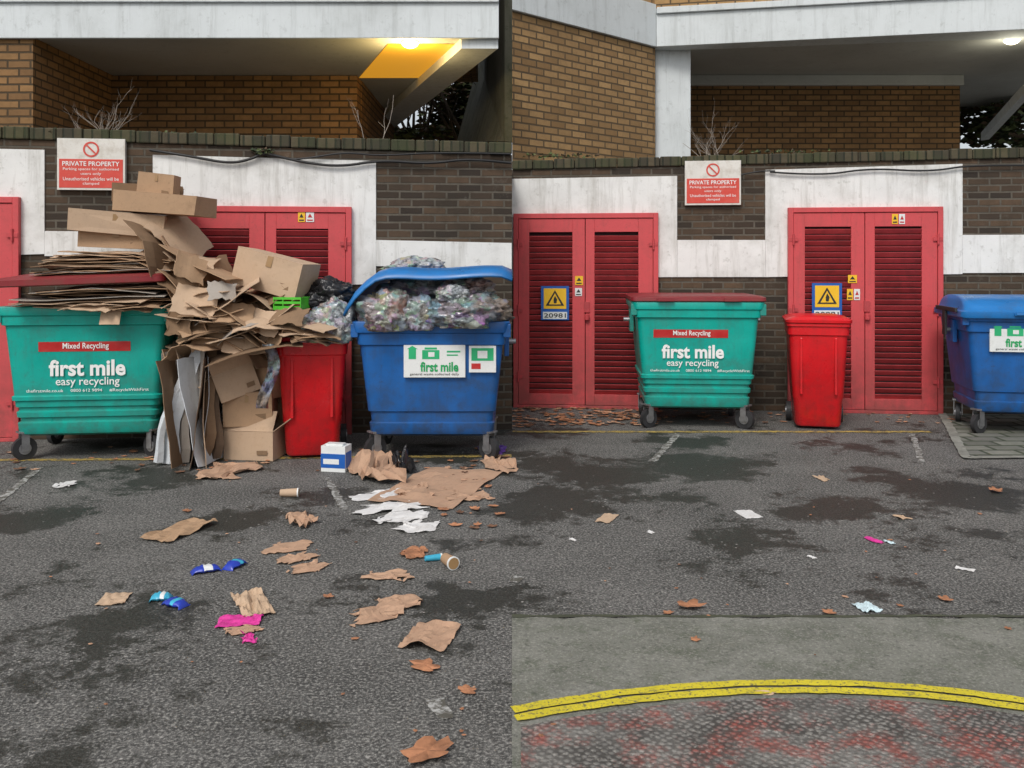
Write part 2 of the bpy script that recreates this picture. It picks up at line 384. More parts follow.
wallobj(FR,'brick_wall',zr0,zr0+sl*FR.L,0.0,FR.L,[
 [(512.2,278),(677,277),(677,176),(512.2,179)],
 [(677.2,277),(765,277),(765,240),(677.2,240)],
 [(765.2,277),(962,274),(962,164),(765.2,170)],
 [(962.2,273),(1250,272),(1250,234),(962.2,235)]],.11)

def louvre_door(fr,x0,x1,yt,name='red_louvred_door'):
    a,zt=fr.sz(x0,yt); c,_=fr.sz(x1,yt)
    w=c-a; mid=(a+c)/2
    e=empty(name,fr.world(mid,0),fr.ang)
    b=MB(); hw=w/2; fw=.055
    b.box(-hw,-hw+fw,-.075,-.018,0,zt); b.box(hw-fw,hw,-.075,-.018,0,zt); b.box(-hw+fw,hw-fw,-.075,-.018,zt-fw,zt)
    b.box(-hw+fw,hw-fw,-.07,-.018,0,.035)
    b.make('frame',[M['door']],e,bevel=.004)
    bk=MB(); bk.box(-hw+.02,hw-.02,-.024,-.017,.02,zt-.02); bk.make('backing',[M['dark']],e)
    hd=MB()
    for k in (0,1):
        L=-hw+fw+.004 if k==0 else .004; Rr=-.004 if k==0 else hw-fw-.004
        m=MB(); top=zt-fw-.006
        pl=L+(.12 if k==0 else .10); pr=Rr-(.14 if k==0 else .16)
        m.box(L,pl,-.062,-.03,.04,top); m.box(pr,Rr,-.062,-.03,.04,top)
        m.box(pl,pr,-.062,-.03,.04,.16); m.box(pl,pr,-.062,-.03,top-.15,top)
        m.make('leaf_%d'%(k+1),[M['door']],e,bevel=.003)
        s=MB(); z=.185
        while z<top-.165:
            T=Matrix.Translation((R.uniform(-.001,.001),-.045,z))@Matrix.Rotation(math.radians(-52+R.uniform(-3,3)),4,'X')
            s.box(pl-.002,pr+.002,-.030,.030,-.003,.003,0,T); z+=.064
        s.make('louvres_%d'%(k+1),[M['slat']],e)
    for sx in (-1,1):
        for zz in (.35,zt*.5,zt-.35):
            hd.cyl((sx*(hw-fw+.0),-.082,zz-.06),(sx*(hw-fw+.0),-.082,zz+.06),.012,10)
            hd.box(sx*(hw-fw)-.05,sx*(hw-fw)+.05,-.08,-.073,zz-.02,zz+.02)
    hd.box(-.012,.05,-.08,-.06,zt*.52-.06,zt*.52+.06); hd.cyl((.02,-.09,zt*.5-.1),(.02,-.09,zt*.5-.04),.028,12)
    hd.make('hinges_and_lock',[M['slat']],e,bevel=.002)
louvre_door(FL,-150,22,196); louvre_door(FL,178,352,206); louvre_door(FR,514,658,214); louvre_door(FR,787,941,208)

def onwall(fr,px,py,off): s,z=fr.sz(px,py,off); return fr.world(s,z,off)
def hazard(fr,x0,x1,y0,y1,off):
    a,zt=fr.sz(x0,y0,off); c,_=fr.sz(x1,y0,off); _,zb=fr.sz((x0+x1)/2,y1,off)
    w=c-a; h=zt-zb; q=fr.world((a+c)/2,zb,off); e=empty('hazard_warning_sign',q,fr.ang)
    b=MB(); b.box(-w/2,w/2,0,.006,0,h,0); b.box(-w*.40,w*.40,-.003,0,h*.33,h*.93,1); b.box(-w*.43,w*.43,-.003,0,h*.03,h*.24,2)
    b.poly([(-w*.33,-.005,h*.42),(w*.33,-.005,h*.42),(0,-.005,h*.88)],3); b.poly([(-w*.22,-.0065,h*.46),(w*.22,-.0065,h*.46),(0,-.0065,h*.79)],1)
    b.poly([(-w*.04,-.008,h*.49),(w*.05,-.008,h*.49),(w*.08,-.008,h*.61),(0,-.008,h*.72),(-w*.05,-.008,h*.6)],3)
    b.make('plate',[M['sblue'],M['yel'],M['stick_w'],M['ink']],e)
    text('20981',w*.78,h*.13,(0,-.006,h*.135),e,M['ink'],.01)
hazard(FR,541,569,286,320,.085); hazard(FR,812,842,283,319,.085)
def sticker(fr,x0,x1,y0,y1,off,m,mk='ink'):
    a,zt=fr.sz(x0,y0,off); c,_=fr.sz(x1,y0,off); _,zb=fr.sz((x0+x1)/2,y1,off); w=c-a; h=zt-zb
    e=empty('warning_label',fr.world((a+c)/2,zb,off),fr.ang)
    b=MB(); b.box(-w/2,w/2,0,.003,0,h,0); b.poly([(-w*.3,-.002,h*.45),(w*.3,-.002,h*.45),(0,-.002,h*.85)],1); b.box(-w*.35,w*.35,-.002,-.0005,h*.12,h*.25,1)
    b.make('plate',[M[m],M[mk]],e)
sticker(FR,847,853,289,300,.068,'yel'); sticker(FR,854,860,289,300,.068,'stick_w','stick_r')
sticker(FR,892,898,214,224,.068,'yel'); sticker(FR,899,905,214,224,.068,'stick_w','stick_r')
sticker(FR,848,857,275,283,.068,'yel'); sticker(FR,575,583,276,285,.068,'yel'); sticker(FR,575,582,288,296,.068,'stick_w')
sticker(FL,298,305,212,222,.068,'yel'); sticker(FL,306,314,212,222,.068,'stick_w','stick_r')

def propsign(fr,x0,x1,y0,y1):
    off=.05
    a,zt=fr.sz(x0,y0,off); c,_=fr.sz(x1,y0,off); _,zb=fr.sz((x0+x1)/2,y1,off); w=c-a; h=zt-zb
    e=empty('private_property_sign',fr.world((a+c)/2,zb,off),fr.ang)
    b=MB(); b.box(-w/2,w/2,0,.05,0,h,0); b.box(-w*.47,w*.47,-.003,0,h*.04,h*.60,1)
    b.make('board',[M['signw'],M['signred']],e,bevel=.002)
    b=MB(); cz=h*.79; r=h*.15
    for i in range(28):
        t0=2*math.pi*i/28; t1=2*math.pi*(i+1)/28
        P=lambda t,rr:(rr*math.cos(t),-.004,cz+rr*math.sin(t))
        b.poly([P(t0,r*.78),P(t1,r*.78),P(t1,r),P(t0,r)],0)
    T=Matrix.Translation((0,-.005,cz))@Matrix.Rotation(math.radians(45),4,'Y'); b.box(-r*.85,r*.85,-.001,.001,-r*.1,r*.1,0,T)
    b.make('no_parking_symbol',[M['signred']],e)
    text('PRIVATE PROPERTY',w*.84,h*.09,(0,-.006,h*.51),e,M['wtext'],.01)
    text('Parking spaces for authorised',w*.82,h*.065,(0,-.006,h*.40),e,M['wtext'],.0)
    text('users only',w*.3,h*.065,(0,-.006,h*.31),e,M['wtext'],.0)
    text('Unauthorised vehicles will be',w*.82,h*.065,(0,-.006,h*.215),e,M['wtext'],.0)
    text('clamped',w*.24,h*.065,(0,-.006,h*.12),e,M['wtext'],.0)
propsign(FL,57,125,138,190); propsign(FR,685,741,161,205)

def wire(name,pts,r,m,parent=None):
    cu=bpy.data.curves.new(name,'CURVE'); cu.dimensions='3D'; cu.bevel_depth=r; cu.bevel_resolution=2
    sp=cu.splines.new('NURBS'); sp.points.add(len(pts)-1)
    for i,p in enumerate(pts): sp.points[i].co=(*p,1)
    sp.use_endpoint_u=True; sp.order_u=3; cu.materials.append(m)
    o=bpy.data.objects.new(name,cu); scene.collection.objects.link(o); o.parent=parent; return o
wire('cable',[onwall(FL,x,y,.05) for x,y in ((150,150),(190,156),(230,164),(255,158),(262,152),(300,162),(340,167),(380,160),(430,164),(470,158),(511,163))],.013,M['cable'])
wire('cable',[onwall(FL,x,y,.05) for x,y in ((262,153),(285,160),(310,158),(345,152),(380,156),(440,152),(511,154))],.009,M['cable'])
wire('cable',[onwall(FR,x,y,.05) for x,y in ((770,172),(820,176),(870,168),(930,172),(975,164),(1060,166))],.010,M['cable'])
wire('cable',[onwall(FR,x,y,.05) for x,y in ((741,175),(760,170),(775,171))],.008,M['cable'])

# buildings -------------------------------------------------------------
e=empty('brick_building',(0,0,0))
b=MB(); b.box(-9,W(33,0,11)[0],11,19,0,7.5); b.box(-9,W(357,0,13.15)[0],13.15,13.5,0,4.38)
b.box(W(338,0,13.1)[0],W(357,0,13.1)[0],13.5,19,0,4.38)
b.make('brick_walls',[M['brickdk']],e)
b=MB(); b.prism([(-5.84,11.003),(-.18,11.003),(-2.96,19.4),(-5.84,19.4)],4.39,4.86)
b.make('canopy_slab',[M['soff']],e)
b=MB(); b.prism([(-9.0,10.94),(-.16,10.94),(-.16,11.0),(-9.0,11.0)],4.37,4.80); 
b.box(-9,-.16,10.9,11.0,4.80,4.87)
b.make('fascia',[M['concw']],e,bevel=.01)
b=MB(); b.prism([(-.62,11.01),(-.17,11.01),(-2.95,19.38),(-3.4,19.38)],4.26,4.388); b.make('edge_beam',[M['concw']],e)
b=MB(); b.box(W(38,0,12.6)[0],W(60,0,12.6)[0],12.6,12.9,0,4.388); b.make('column',[M['concw']],e,bevel=.01)
b=MB(); b.box(-9,-.6,11.02,16,4.87,7.5); b.make('upper_brickwork',[M['brick']],e)
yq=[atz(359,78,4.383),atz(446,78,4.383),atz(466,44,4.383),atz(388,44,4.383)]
b=MB(); b.poly(yq); b.make('ceiling_glow_panel',[emit('warm_ceiling_glow',(1.0,.44,.03),.50,(.6,.34,.04))],e)  # yellow soffit patch; the lamp's warm glow is put in as emission
lp=atz(410,47,4.32)
def lamp(p,r,col,energy,parent,st=6):
    bm=MB(); secs=[]
    for k in range(6):
        a=k/5*math.pi/2; secs.append([(p[0]+r*math.cos(a)*math.cos(t),p[1]+r*math.cos(a)*math.sin(t),p[2]+.05-r*.6*math.sin(a)) for t in [2*math.pi*i/20 for i in range(20)]])
    secs[-1]=[(p[0]+.001*math.cos(2*math.pi*i/20),p[1]+.001*math.sin(2*math.pi*i/20),p[2]+.05-r*.6) for i in range(20)]
    bm.loft(secs); bm.make('ceiling_lamp',[emit('lamp_glow',col,st)],parent,smooth=60)
    L=bpy.data.lights.new('lamp_light','POINT'); L.energy=energy; L.color=col; L.shadow_soft_size=.1
    o=bpy.data.objects.new('lamp_light',L); o.location=(p[0],p[1],p[2]-.2); scene.collection.objects.link(o); o.parent=parent
lamp(lp,.11,(1,.72,.30),45,e)
# right building
e=empty('brick_building',(0,0,0))
P0=(.004,12.0); P1=(2.23,14.03); P2=(7.4,13.0); P3=(10.5,12.4)
b=MB(); b.prism([P0,P1,(2.23,17.0),(.004,17.0)],0,5.0)
b.make('corner_brickwork',[M['brick']],e)
b=MB(); b.prism([(.004,12.04),(2.23,14.07),P2,P3,(10.5,22),(.004,22)],5.62,8.5); b.make('upper_brickwork',[M['brick']],e)
b=MB(); b.prism([(.002,11.93),(2.235,13.96),(2.235,14.3),(.002,12.3)],5.0,5.66); b.make('white_band',[M['concw']],e,bevel=.008)
b=MB(); b.prism([(2.24,13.95),(7.4,12.92),(10.5,12.32),(10.5,13),(2.24,14.25)],5.0,5.50); b.prism([(2.24,13.90),(7.4,12.87),(10.5,12.27),(10.5,13),(2.24,14.25)],5.503,5.60); b.make('fascia',[M['concw']],e,bevel=.008)
b=MB(); b.prism([(2.24,14.26),(10.5,13.01),(10.5,22),(2.24,22)],5.05,5.3); b.make('canopy_soffit',[M['soff']],e)
b=MB(); b.box(2.26,2.82,14.2,14.6,0,5.04); b.make('column',[M['concw']],e,bevel=.01)
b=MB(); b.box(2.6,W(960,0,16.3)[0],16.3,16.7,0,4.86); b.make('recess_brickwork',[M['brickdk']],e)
b=MB(); b.box(2.6,W(962,0,16.3)[0],16.22,16.7,4.862,5.045); b.make('lintel',[M['soff']],e,bevel=.008)
b=MB(); b.box(W(960,0,16.3)[0]+.01,13,21.0,21.3,0,3.9); b.make('rear_wall',[M['wallbrick']],e)
lamp(atz(1012,43,4.98),.12,(1,.93,.72),10,e,2.5)
b=MB(); b.add([W(1024,88,15.5),W(1100,20,12),W(1100,34,12),W(1026,96,15.5),W(985,132,18),W(985,140,18)],[(3,2,1,0),(5,3,0,4)]); b.make('sloping_beam',[M['concw']],e,solid=.15)

mossy=mat('mossy_concrete',(.16,.165,.13),.9,.3,3,40,.4,dirt=(.04,.05,.025),damt=.8,dscale=1.5,streak=.7)
b=MB(); b.add([W(462,142,17),W(511.5,142,13),W(511.5,-30,13),W(503,-30,14),W(484,62,17)],[(0,1,2,3,4)]); b.make('retaining_wall',[mossy],None,solid=.2)
def leafmass(name,blobs,size,m,seed):
    r=random.Random(seed); b=MB()
    for (c,rad_,k) in blobs:
        for i in range(k):
            d=Vector((r.gauss(0,1),r.gauss(0,1),r.gauss(0,1))).normalized()*(r.random()**.4)
            p=Vector(c)+Vector((d.x*rad_[0],d.y*rad_[1],d.z*rad_[2]))
            if mnoise.noise(p*2.0)<-.24: continue
            s=size*r.uniform(.5,1.4); T=Matrix.Translation(p)@Matrix.Rotation(r.uniform(0,6.3),4,'Z')@Matrix.Rotation(r.uniform(-1.4,1.4),4,'X')
            b.add([(-s,0,0),(0,-s*.55,0),(s,0,0),(0,s*.55,.02)],[(0,1,2,3)],r.randint(0,len(m)-1),T)
    return b.make(name,m,None,uv=False)
fm=[M['foliage'],mat('foliage_light',(.11,.14,.05),.7,.4,3),mat('foliage_brown',(.09,.06,.035),.8,.4,3)]
leafmass('ivy_bush',[(W(458,108,18.2),(.85,.6,.7),1900),(W(478,66,18.3),(.5,.5,.8),1300),(W(432,138,17.6),(1.2,.6,.22),1300),(W(490,20,17.8),(.35,.4,.8),900)],.085,fm,3)
leafmass('ivy_bush',[(W(985,116,19.5),(.9,.5,.7),2000),(W(1040,125,18.5),(1.2,.6,.8),2200)],.085,fm,5)
def branches(name,base,n,L,seed,r0=.012,m=None,up=1.0):
    r=random.Random(seed); b=MB()
    def br(p,d,l,rad_,dep):
        k=4
        for i in range(k):
            q=p+d*l/k; b.cyl(p,q,rad_,5,0,None,rad_*.85); p=q; rad_*=.85
            d=(d+Vector((r.uniform(-.25,.25),r.uniform(-.2,.2),r.uniform(-.12,.2)))).normalized()
            if dep>0 and r.random()<.75:
                br(p,(d+Vector((r.uniform(-.8,.8),r.uniform(-.5,.5),r.uniform(-.2,.5)))).normalized(),l*.55,rad_*.7,dep-1)
    for i in range(n):
        br(Vector(base)+Vector((r.uniform(-.12,.12),r.uniform(-.1,.1),0)),Vector((r.uniform(-.9,.9),r.uniform(-.2,.2),up)).normalized(),L*r.uniform(.6,1.1),r0,2)
    return b.make(name,[m or M['bark']],None,uv=False)
tw=mat('dry_twig',(.30,.26,.22),.9)
p=W(105,134,9.0); branches('bare_shrub',(p[0],p[1],p[2]-.1),7,.38,1,.005,tw,.7)
p=W(715,158,10.9); branches('bare_shrub',(p[0],p[1],p[2]-.1),8,.46,2,.005,tw,.7)
p=W(372,135,10.5); branches('bare_shrub',(p[0],p[1],p[2]-.15),2,.7,4,.005,tw)
p=W(415,142,18); branches('bare_tree',(p[0],p[1],p[2]-.3),7,2.0,8,.04)
p=W(470,142,17); branches('bare_tree',(p[0],p[1],p[2]-.3),5,2.6,9,.04)
leafmass('wall_ivy',[(onwall(FL,262,152,.05),(.13,.05,.035),70),(onwall(FL,20,132,-.1),(.6,.1,.03),160),(onwall(FL,175,134,-.1),(.3,.1,.02),60)],.022,fm,9)
leafmass('wall_ivy',[(onwall(FR,560,156,-.1),(.5,.1,.025),90),(onwall(FR,800,152,-.1),(.7,.1,.02),90)],.022,fm,10)

# bins -----------------------------------------------------------------
def rrect(hw,y0,y1,r,z,n=5):
    pts=[]
    for (cx,cy,a0) in ((hw-r,y0+r,-90),(hw-r,y1-r,0),(-hw+r,y1-r,90),(-hw+r,y0+r,180)):
        for i in range(n+1):
            a=math.radians(a0+90*i/n); pts.append((cx+r*math.cos(a),cy+r*math.sin(a),z))
    return pts
def caster(b,x,y,r=.09,sw=0.0):
    T=Matrix.Translation((x,y,0))@Matrix.Rotation(sw,4,'Z')
    b.cyl((-.022,0,r),(.022,0,r),r,24,0,T); b.cyl((-.03,0,r),(.03,0,r),r*.5,16,1,T); b.cyl((-.034,0,r),(.034,0,r),.016,10,2,T)
    b.box(-.042,-.034,-.03,.03,r-.02,r*2+.05,1,T); b.box(.034,.042,-.03,.03,r-.02,r*2+.05,1,T)
    b.box(-.05,.05,-.05,.05,r*2+.035,r*2+.05,1,T); b.cyl((0,0,r*2+.03),(0,0,r*2+.09),.035,12,1,T)
def fourwheel(name,X,Y,rz,Wd,Dp,body,rim,style,zt=1.17,lid=None,lidm=None,sw=.9):
    e=empty(name,(X,Y,0),rz); hw=Wd/2; z0=.2
    def base(z): k=(z-z0)/(zt-z0); return hw-.035-.10*(1-k), .035+.07*(1-k), Dp-.035-.07*(1-k)
    prof={'green':[(.2,.05),(.22,.01),(.25,0),(.31,0),(.322,.018),(.35,.018),(.36,0),(.40,0),(.412,.016),(.435,.016),(.445,0),(.49,0),(.50,-.016),(.53,-.016),(.54,0),(zt-.16,0),(zt-.15,-.022),(zt-.08,-.022),(zt-.07,-.035),(zt-.01,-.04),(zt,-.035)],
          'blue':[(.2,.05),(.22,.01),(.25,0),(.31,0),(.32,.016),(.40,.016),(.41,0),(.44,0),(zt-.2,0),(zt-.19,-.018),(zt-.1,-.018),(zt-.09,-.035),(zt-.01,-.04),(zt,-.035)]}[style]
    b=MB(); secs=[]
    for z,ins in prof:
        w,a,c=base(z); secs.append(rrect(w-ins,a+ins,c-ins,.06,z))
    b.loft(secs,0); b.make('body',[body],e,smooth=35,uv=False)
    b=MB()
    for sx in (-1,1):
        w,a,c=base(zt-.1); b.cyl((sx*(w+.015),Dp/2,zt-.2),(sx*(w+.1),Dp/2,zt-.2),.022,14,1)
        b.box(min(sx*w,sx*(w+.04)),max(sx*w,sx*(w+.04)),Dp/2-.1,Dp/2+.1,zt-.32,zt-.1,0)
        b.box(sx*(hw-.02)-.03,sx*(hw-.02)+.03,.02,.09,zt-.13,zt-.02,0)
    b.make('lifting_fittings',[rim,M['metal']],e,bevel=.006)
    b=MB()
    for sx in (-1,1):
        for yy,s in ((.16,sw*sx),(Dp-.16,-.3)): caster(b,sx*(hw-.17),yy,.095,s)
    b.make('castors',[M['black'],M['metal'],M['black']],e,smooth=40)
    if lid=='flat':
        b=MB(); b.loft([rrect(hw-.0,-.005,Dp,.05,zt+.002),rrect(hw+.012,-.018,Dp,.06,zt+.012),rrect(hw+.01,-.016,Dp,.06,zt+.045),rrect(hw-.03,.03,Dp-.04,.06,zt+.06),rrect(hw-.05,.05,Dp-.06,.06,zt+.055)],0)
        b.cyl((-hw*.8,Dp+.01,zt+.02),(hw*.8,Dp+.01,zt+.02),.025,12,0)
        for sx in (-.5,.5): b.box(sx*hw-.08,sx*hw+.08,-.045,-.015,zt+.01,zt+.04,0)
        b.make('lid',[lidm],e,smooth=40)
    if lid=='dome':
        b=MB(); secs=[rrect(hw+.02,-.03,Dp+.0,.05,zt-.06),rrect(hw+.03,-.035,Dp+.01,.06,zt-.05),rrect(hw+.03,-.035,Dp+.01,.06,zt-.0),rrect(hw+.0,-.005,Dp-.02,.06,zt+.012)]
        for k in range(1,7):
            a=k/6*math.pi/2; secs.append(rrect(hw-.01-.03*(1-math.cos(a)),.01+.42*(1-math.cos(a)),Dp-.03-.3*(1-math.cos(a)),.07,zt+.015+.13*math.sin(a)))
        b.loft(secs,0); b.make('lid',[lidm],e,smooth=30)
        b=MB(); b.cyl((-.25,-.06,zt-.02),(.25,-.06,zt-.02),.014,10); b.box(-.26,-.23,-.06,-.02,zt-.03,zt-.01); b.box(.23,.26,-.06,-.02,zt-.03,zt-.01); b.make('lid_handle',[lidm],e)
        b=MB()
        for sx in (-1,1):
            x=sx*(hw+.045); b.box(x-.012,x+.012,.1,Dp*.8,zt-.01,zt+.03); b.box(x-.012,x+.012,Dp*.45,Dp*.55,zt-.25,zt)
        b.make('lid_arms',[M['black']],e,bevel=.004)
    return e,(lambda z: base(z)[1])
def green_print(e,yf,dx):
    def at(x,z,o=.004): return (x,yf(z)-o,z)
    b=MB(); sw=.36
    b.add([(dx-.04-sw,yf(.90)-.003,.90),(dx-.04+sw,yf(.90)-.003,.90),(dx-.04+sw,yf(.98)-.003,.98),(dx-.04-sw,yf(.98)-.003,.98)],[(0,1,2,3)])
    b.make('sticker',[M['stick_r']],e)
    text('Mixed Recycling',.36,.062,at(dx-.03,.940,.008),e,M['wtext'],.01)
    text('first mile',.60,.135,at(dx-.02,.765,.012),e,M['wtext'],.03)
    text('easy recycling',.50,.085,at(dx-.02,.645,.010),e,M['wtext'],.008)
    text('thefirstmile.co.uk     0800 612 9894     #RecycleWithFirst',.96,.032,at(0.02,.575,.010),e,M['wtext'],.003)
XL=(86-512)/900*7.35
ge=fourwheel('green_recycling_bin',XL-.02,7.33,math.radians(7),1.36,1.0,M['green'],M['greenrim'],'green',zt=1.27)
green_print(*ge,.04)
gr=fourwheel('green_recycling_bin',(697-512)/900*8.8,8.72,math.radians(-4),1.28,1.08,M['green'],M['greenrim'],'green',zt=1.25,lid='flat',lidm=M['lidred'])
green_print(*gr,-.03)
def blue_print(e,yf,cx,z,w,h,second=True):
    b=MB(); y=yf(z+h/2)-.012
    b.box(cx-w/2,cx+w/2,y-.002,y+.02,z-h/2,z+h/2,0)
    b.box(cx-w*.42,cx-w*.3,y-.004,y-.002,z+h*.05,z+h*.35,1); b.poly([(cx-w*.45,y-.004,z+h*.35),(cx-w*.27,y-.004,z+h*.35),(cx-w*.36,y-.004,z+h*.45)],1)
    b.box(cx-w*.2,cx+w*.08,y-.004,y-.002,z+h*.05,z+h*.32,1); b.box(cx-w*.16,cx+w*.04,y-.004,y-.002,z+h*.34,z+h*.40,1); b.box(cx-w*.1,cx+w*.0,y-.006,y-.004,z+h*.12,z+h*.26,0)
    b.box(cx+w*.2,cx+w*.42,y-.004,y-.002,z+h*.25,z+h*.3,1); b.box(cx+w*.2,cx+w*.38,y-.004,y-.002,z+h*.15,z+h*.19,1)
    if second:
        b.box(cx+w*.56,cx+w*1.0,y-.002,y+.02,z-h*.35,z+h*.45,0); b.box(cx+w*.6,cx+w*.96,y-.004,y-.002,z-h*.0,z+h*.38,1); b.box(cx+w*.7,cx+w*.86,y-.006,y-.004,z+.02,z+h*.3,0); b.box(cx+w*.6,cx+w*.75,y-.004,y-.002,z-h*.25,z-h*.08,2)
    b.make('sticker',[M['stick_w'],M['stick_g'],M['stick_r']],e)
    text('first mile',w*.62,h*.3,(cx+w*.08,y-.006,z-h*.18),e,M['gtext'],.03)
    text('general waste collected daily',w*.8,h*.09,(cx,y-.006,z-h*.41),e,M['ink'],.003)
bl=fourwheel('blue_waste_bin',-.66,7.28,0,1.28,1.0,M['blue'],M['blue'],'blue',zt=1.15)
blue_print(*bl,0.03,.83,.50,.27)
br_=fourwheel('blue_waste_bin',4.93,8.35,math.radians(-11),1.36,.98,M['blue'],M['blue'],'blue',zt=1.17,lid='dome',lidm=M['bluelid'])
blue_print(*br_,-.20,.93,.50,.27,False)

def wheelie(X,Y,rz,zt=1.0):
    e=empty('red_wheelie_bin',(X,Y,0),rz); b=MB()
    secs=[]
    for z,hw,a,c,r in ((.03,.20,.09,.50,.05),(.05,.215,.075,.52,.06),(.30,.232,.06,.56,.06),(.31,.238,.055,.56,.06),(zt-.14,.272,.02,.66,.06),(zt-.13,.285,.005,.67,.06),(zt-.05,.287,.003,.67,.06),(zt-.045,.30,-.012,.69,.06),(zt-.02,.30,-.012,.69,.06)):
        secs.append(rrect(hw,a,c,r,z))
    b.loft(secs); b.make('body',[M['redbin']],e,smooth=35,uv=False)
    b=MB(); b.loft([rrect(.302,-.016,.70,.06,zt-.018),rrect(.31,-.028,.70,.07,zt-.01),rrect(.312,-.03,.70,.07,zt+.015),rrect(.285,.0,.68,.07,zt+.035),rrect(.20,.10,.55,.07,zt+.055)]);
    b.cyl((-.22,.74,zt-.02),(.22,.74,zt-.02),.018,12); b.box(-.24,-.2,.66,.75,zt-.04,zt+.01); b.box(.2,.24,.66,.75,zt-.04,zt+.01); b.make('lid',[M['redbin']],e,smooth=35,uv=False)
    b=MB()
    for sx in(-1,1): b.cyl((sx*.225,.58,.10),(sx*.275,.58,.10),.10,24,0); b.cyl((sx*.27,.58,.10),(sx*.28,.58,.10),.05,16,1)
    b.cyl((-.26,.58,.10),(.26,.58,.10),.012,10,1); b.make('wheels',[M['black'],M['metal']],e,smooth=40)
    b=MB(); 
    for sx in(-1,1): b.box(sx*.16-.012,sx*.16+.012,.012,.05,.35,zt-.16)
    b.make('mould_ribs',[M['redbin']],e,bevel=.006)
wheelie((313-512)/900*7.42,7.38,math.radians(10)); wheelie((816-512)/900*8.80,8.72,math.radians(-14),1.06)

b=MB(); T=Matrix.Translation((0,0,1.455))@Matrix.Rotation(math.radians(-2),4,'Y')@Matrix.Rotation(math.radians(3),4,'X')
b.loft([rrect(.66,-.13,.9,.05,0),rrect(.675,-.145,.9,.06,.01),rrect(.675,-.145,.9,.06,.055),rrect(.62,-.08,.85,.06,.07)],0,True,T)
b.make('lid',[M['lidred']],ge[0],smooth=40)
b=MB(); N=16;Mv=10; vs=[];fs=[]
for j in range(Mv+1):
    for i in range(N+1):
        u=i/N; v=j/Mv; x=-.69+u*1.35; y=-.06+v*1.08
        z=1.475+.075*math.sin(min(1,u*2.4)*math.pi/2)-.20*(max(0,.22-u)/.22)**1.5 +.05*math.sin(v*math.pi)-.03*v+.012*math.sin(u*9)
        if j==0: z-=.045
        if i in(0,N): z-=.03
        vs.append((x,y,z))
for j in range(Mv):
    for i in range(N): a=j*(N+1)+i; fs.append((a,a+1,a+N+2,a+N+1))
b.add(vs,fs); b.make('lid',[M['bluelid']],bl[0],smooth=50,solid=.018)
# bags ------------------------------------------------------------------
def bag(name,c,rad_,m,seed,knot=True):
    import bmesh
    bm=bmesh.new(); bmesh.ops.create_icosphere(bm,subdivisions=5,radius=1); off=Vector((seed*3.1,seed*1.7,0))
    for v in bm.verts:
        d=v.co.normalized(); n1=mnoise.noise(d*1.6+off); n2=mnoise.noise(d*4+off); n3=abs(mnoise.noise(d*7+off)); n4=abs(mnoise.noise(d*15+off*2))
        k=1+.28*n1+.16*n2-.24*n3-.10*n4
        p=d*k
        if knot and d.z>.8: p.z+= (d.z-.8)*1.2; p.x*=1-(d.z-.8)*2.5; p.y*=1-(d.z-.8)*2.5
        if p.z<-.6: p.z=-.6+(p.z+.6)*.15
        v.co=Vector((p.x*rad_[0],p.y*rad_[1],p.z*rad_[2]))
    me=bpy.data.meshes.new(name); bm.to_mesh(me); bm.free(); me.materials.append(m)
    me.polygons.foreach_set('use_smooth',[True]*len(me.polygons))
    o=bpy.data.objects.new(name,me); o.location=c; scene.collection.objects.link(o); return o
def bagpx(name,x0,x1,y0,y1,D,m,seed,knot=True):
    cx,_,cz=W((x0+x1)/2,(y0+y1)/2,D); rx=(x1-x0)/2/F*D; rz=(y1-y0)/2/F*D
    return bag(name,(cx,D,cz-rz*.1),(rx*1.1,rx*.9,rz*1.2),m,seed,knot)
bagpx('rubbish_bag',360,418,290,334,7.36,M['bag1'],1,False)
bagpx('rubbish_bag',402,440,296,333,7.34,M['bag4'],11,False)
bagpx('rubbish_bag',428,508,294,330,7.38,M['bag2'],2,False)
bagpx('rubbish_bag',436,470,284,302,7.32,M['bag3'],12,False)
bagpx('rubbish_bag',440,492,276,302,7.6,M['bag1'],3,False)
bagpx('rubbish_bag',380,450,276,300,7.75,M['bag4'],6,False)
bagpx('rubbish_bag',386,446,258,279,7.9,M['bag3'],4,True)
bagpx('rubbish_bag',302,354,280,310,7.75,M['bagblack'],5,False)
bagpx('rubbish_bag',310,360,300,341,7.55,M['bag3'],7,False)
bagpx('rubbish_bag',286,334,316,344,7.42,M['bag1'],8,False)
bagpx('rubbish_bag',322,352,318,345,7.40,M['bag4'],13,False)

# cardboard pile ----------------------------------------------------------
pile=empty('cardboard_pile',(0,0,0))
def sheet(b,c,w,d,yaw,pitch,roll,bend,m,fold=None,rag=.0,nx=8,ny=5):
    T=Matrix.Translation(c)@Matrix.Rotation(yaw,4,'Z')@Matrix.Rotation(pitch,4,'X')@Matrix.Rotation(roll,4,'Y')
    vs=[];fs=[]; s0=R.uniform(0,50)
    for j in range(ny+1):
        for i in range(nx+1):
            u=i/nx-.5; v=j/ny-.5; x=u*w; y=v*d
            if i in(0,nx): x+=R.uniform(-rag,rag)
            if j in(0,ny): y+=R.uniform(-rag,rag)
            z=bend*(4*u*u)+.022*mnoise.noise(Vector((x*3+s0,y*3,0)))
            if fold and u>fold[0]: z+=(u-fold[0])*w*math.tan(fold[1])
            vs.append((x,y,z))
    for j in range(ny):
        for i in range(nx): a=j*(nx+1)+i; fs.append((a,a+1,a+nx+2,a+nx+1))
    b.add(vs,fs,m,T)
rad=math.radians
b=MB()
gx,gy=XL,7.33
def rc(): return R.choice([0,0,1,2,2,3,0,5,1,1])
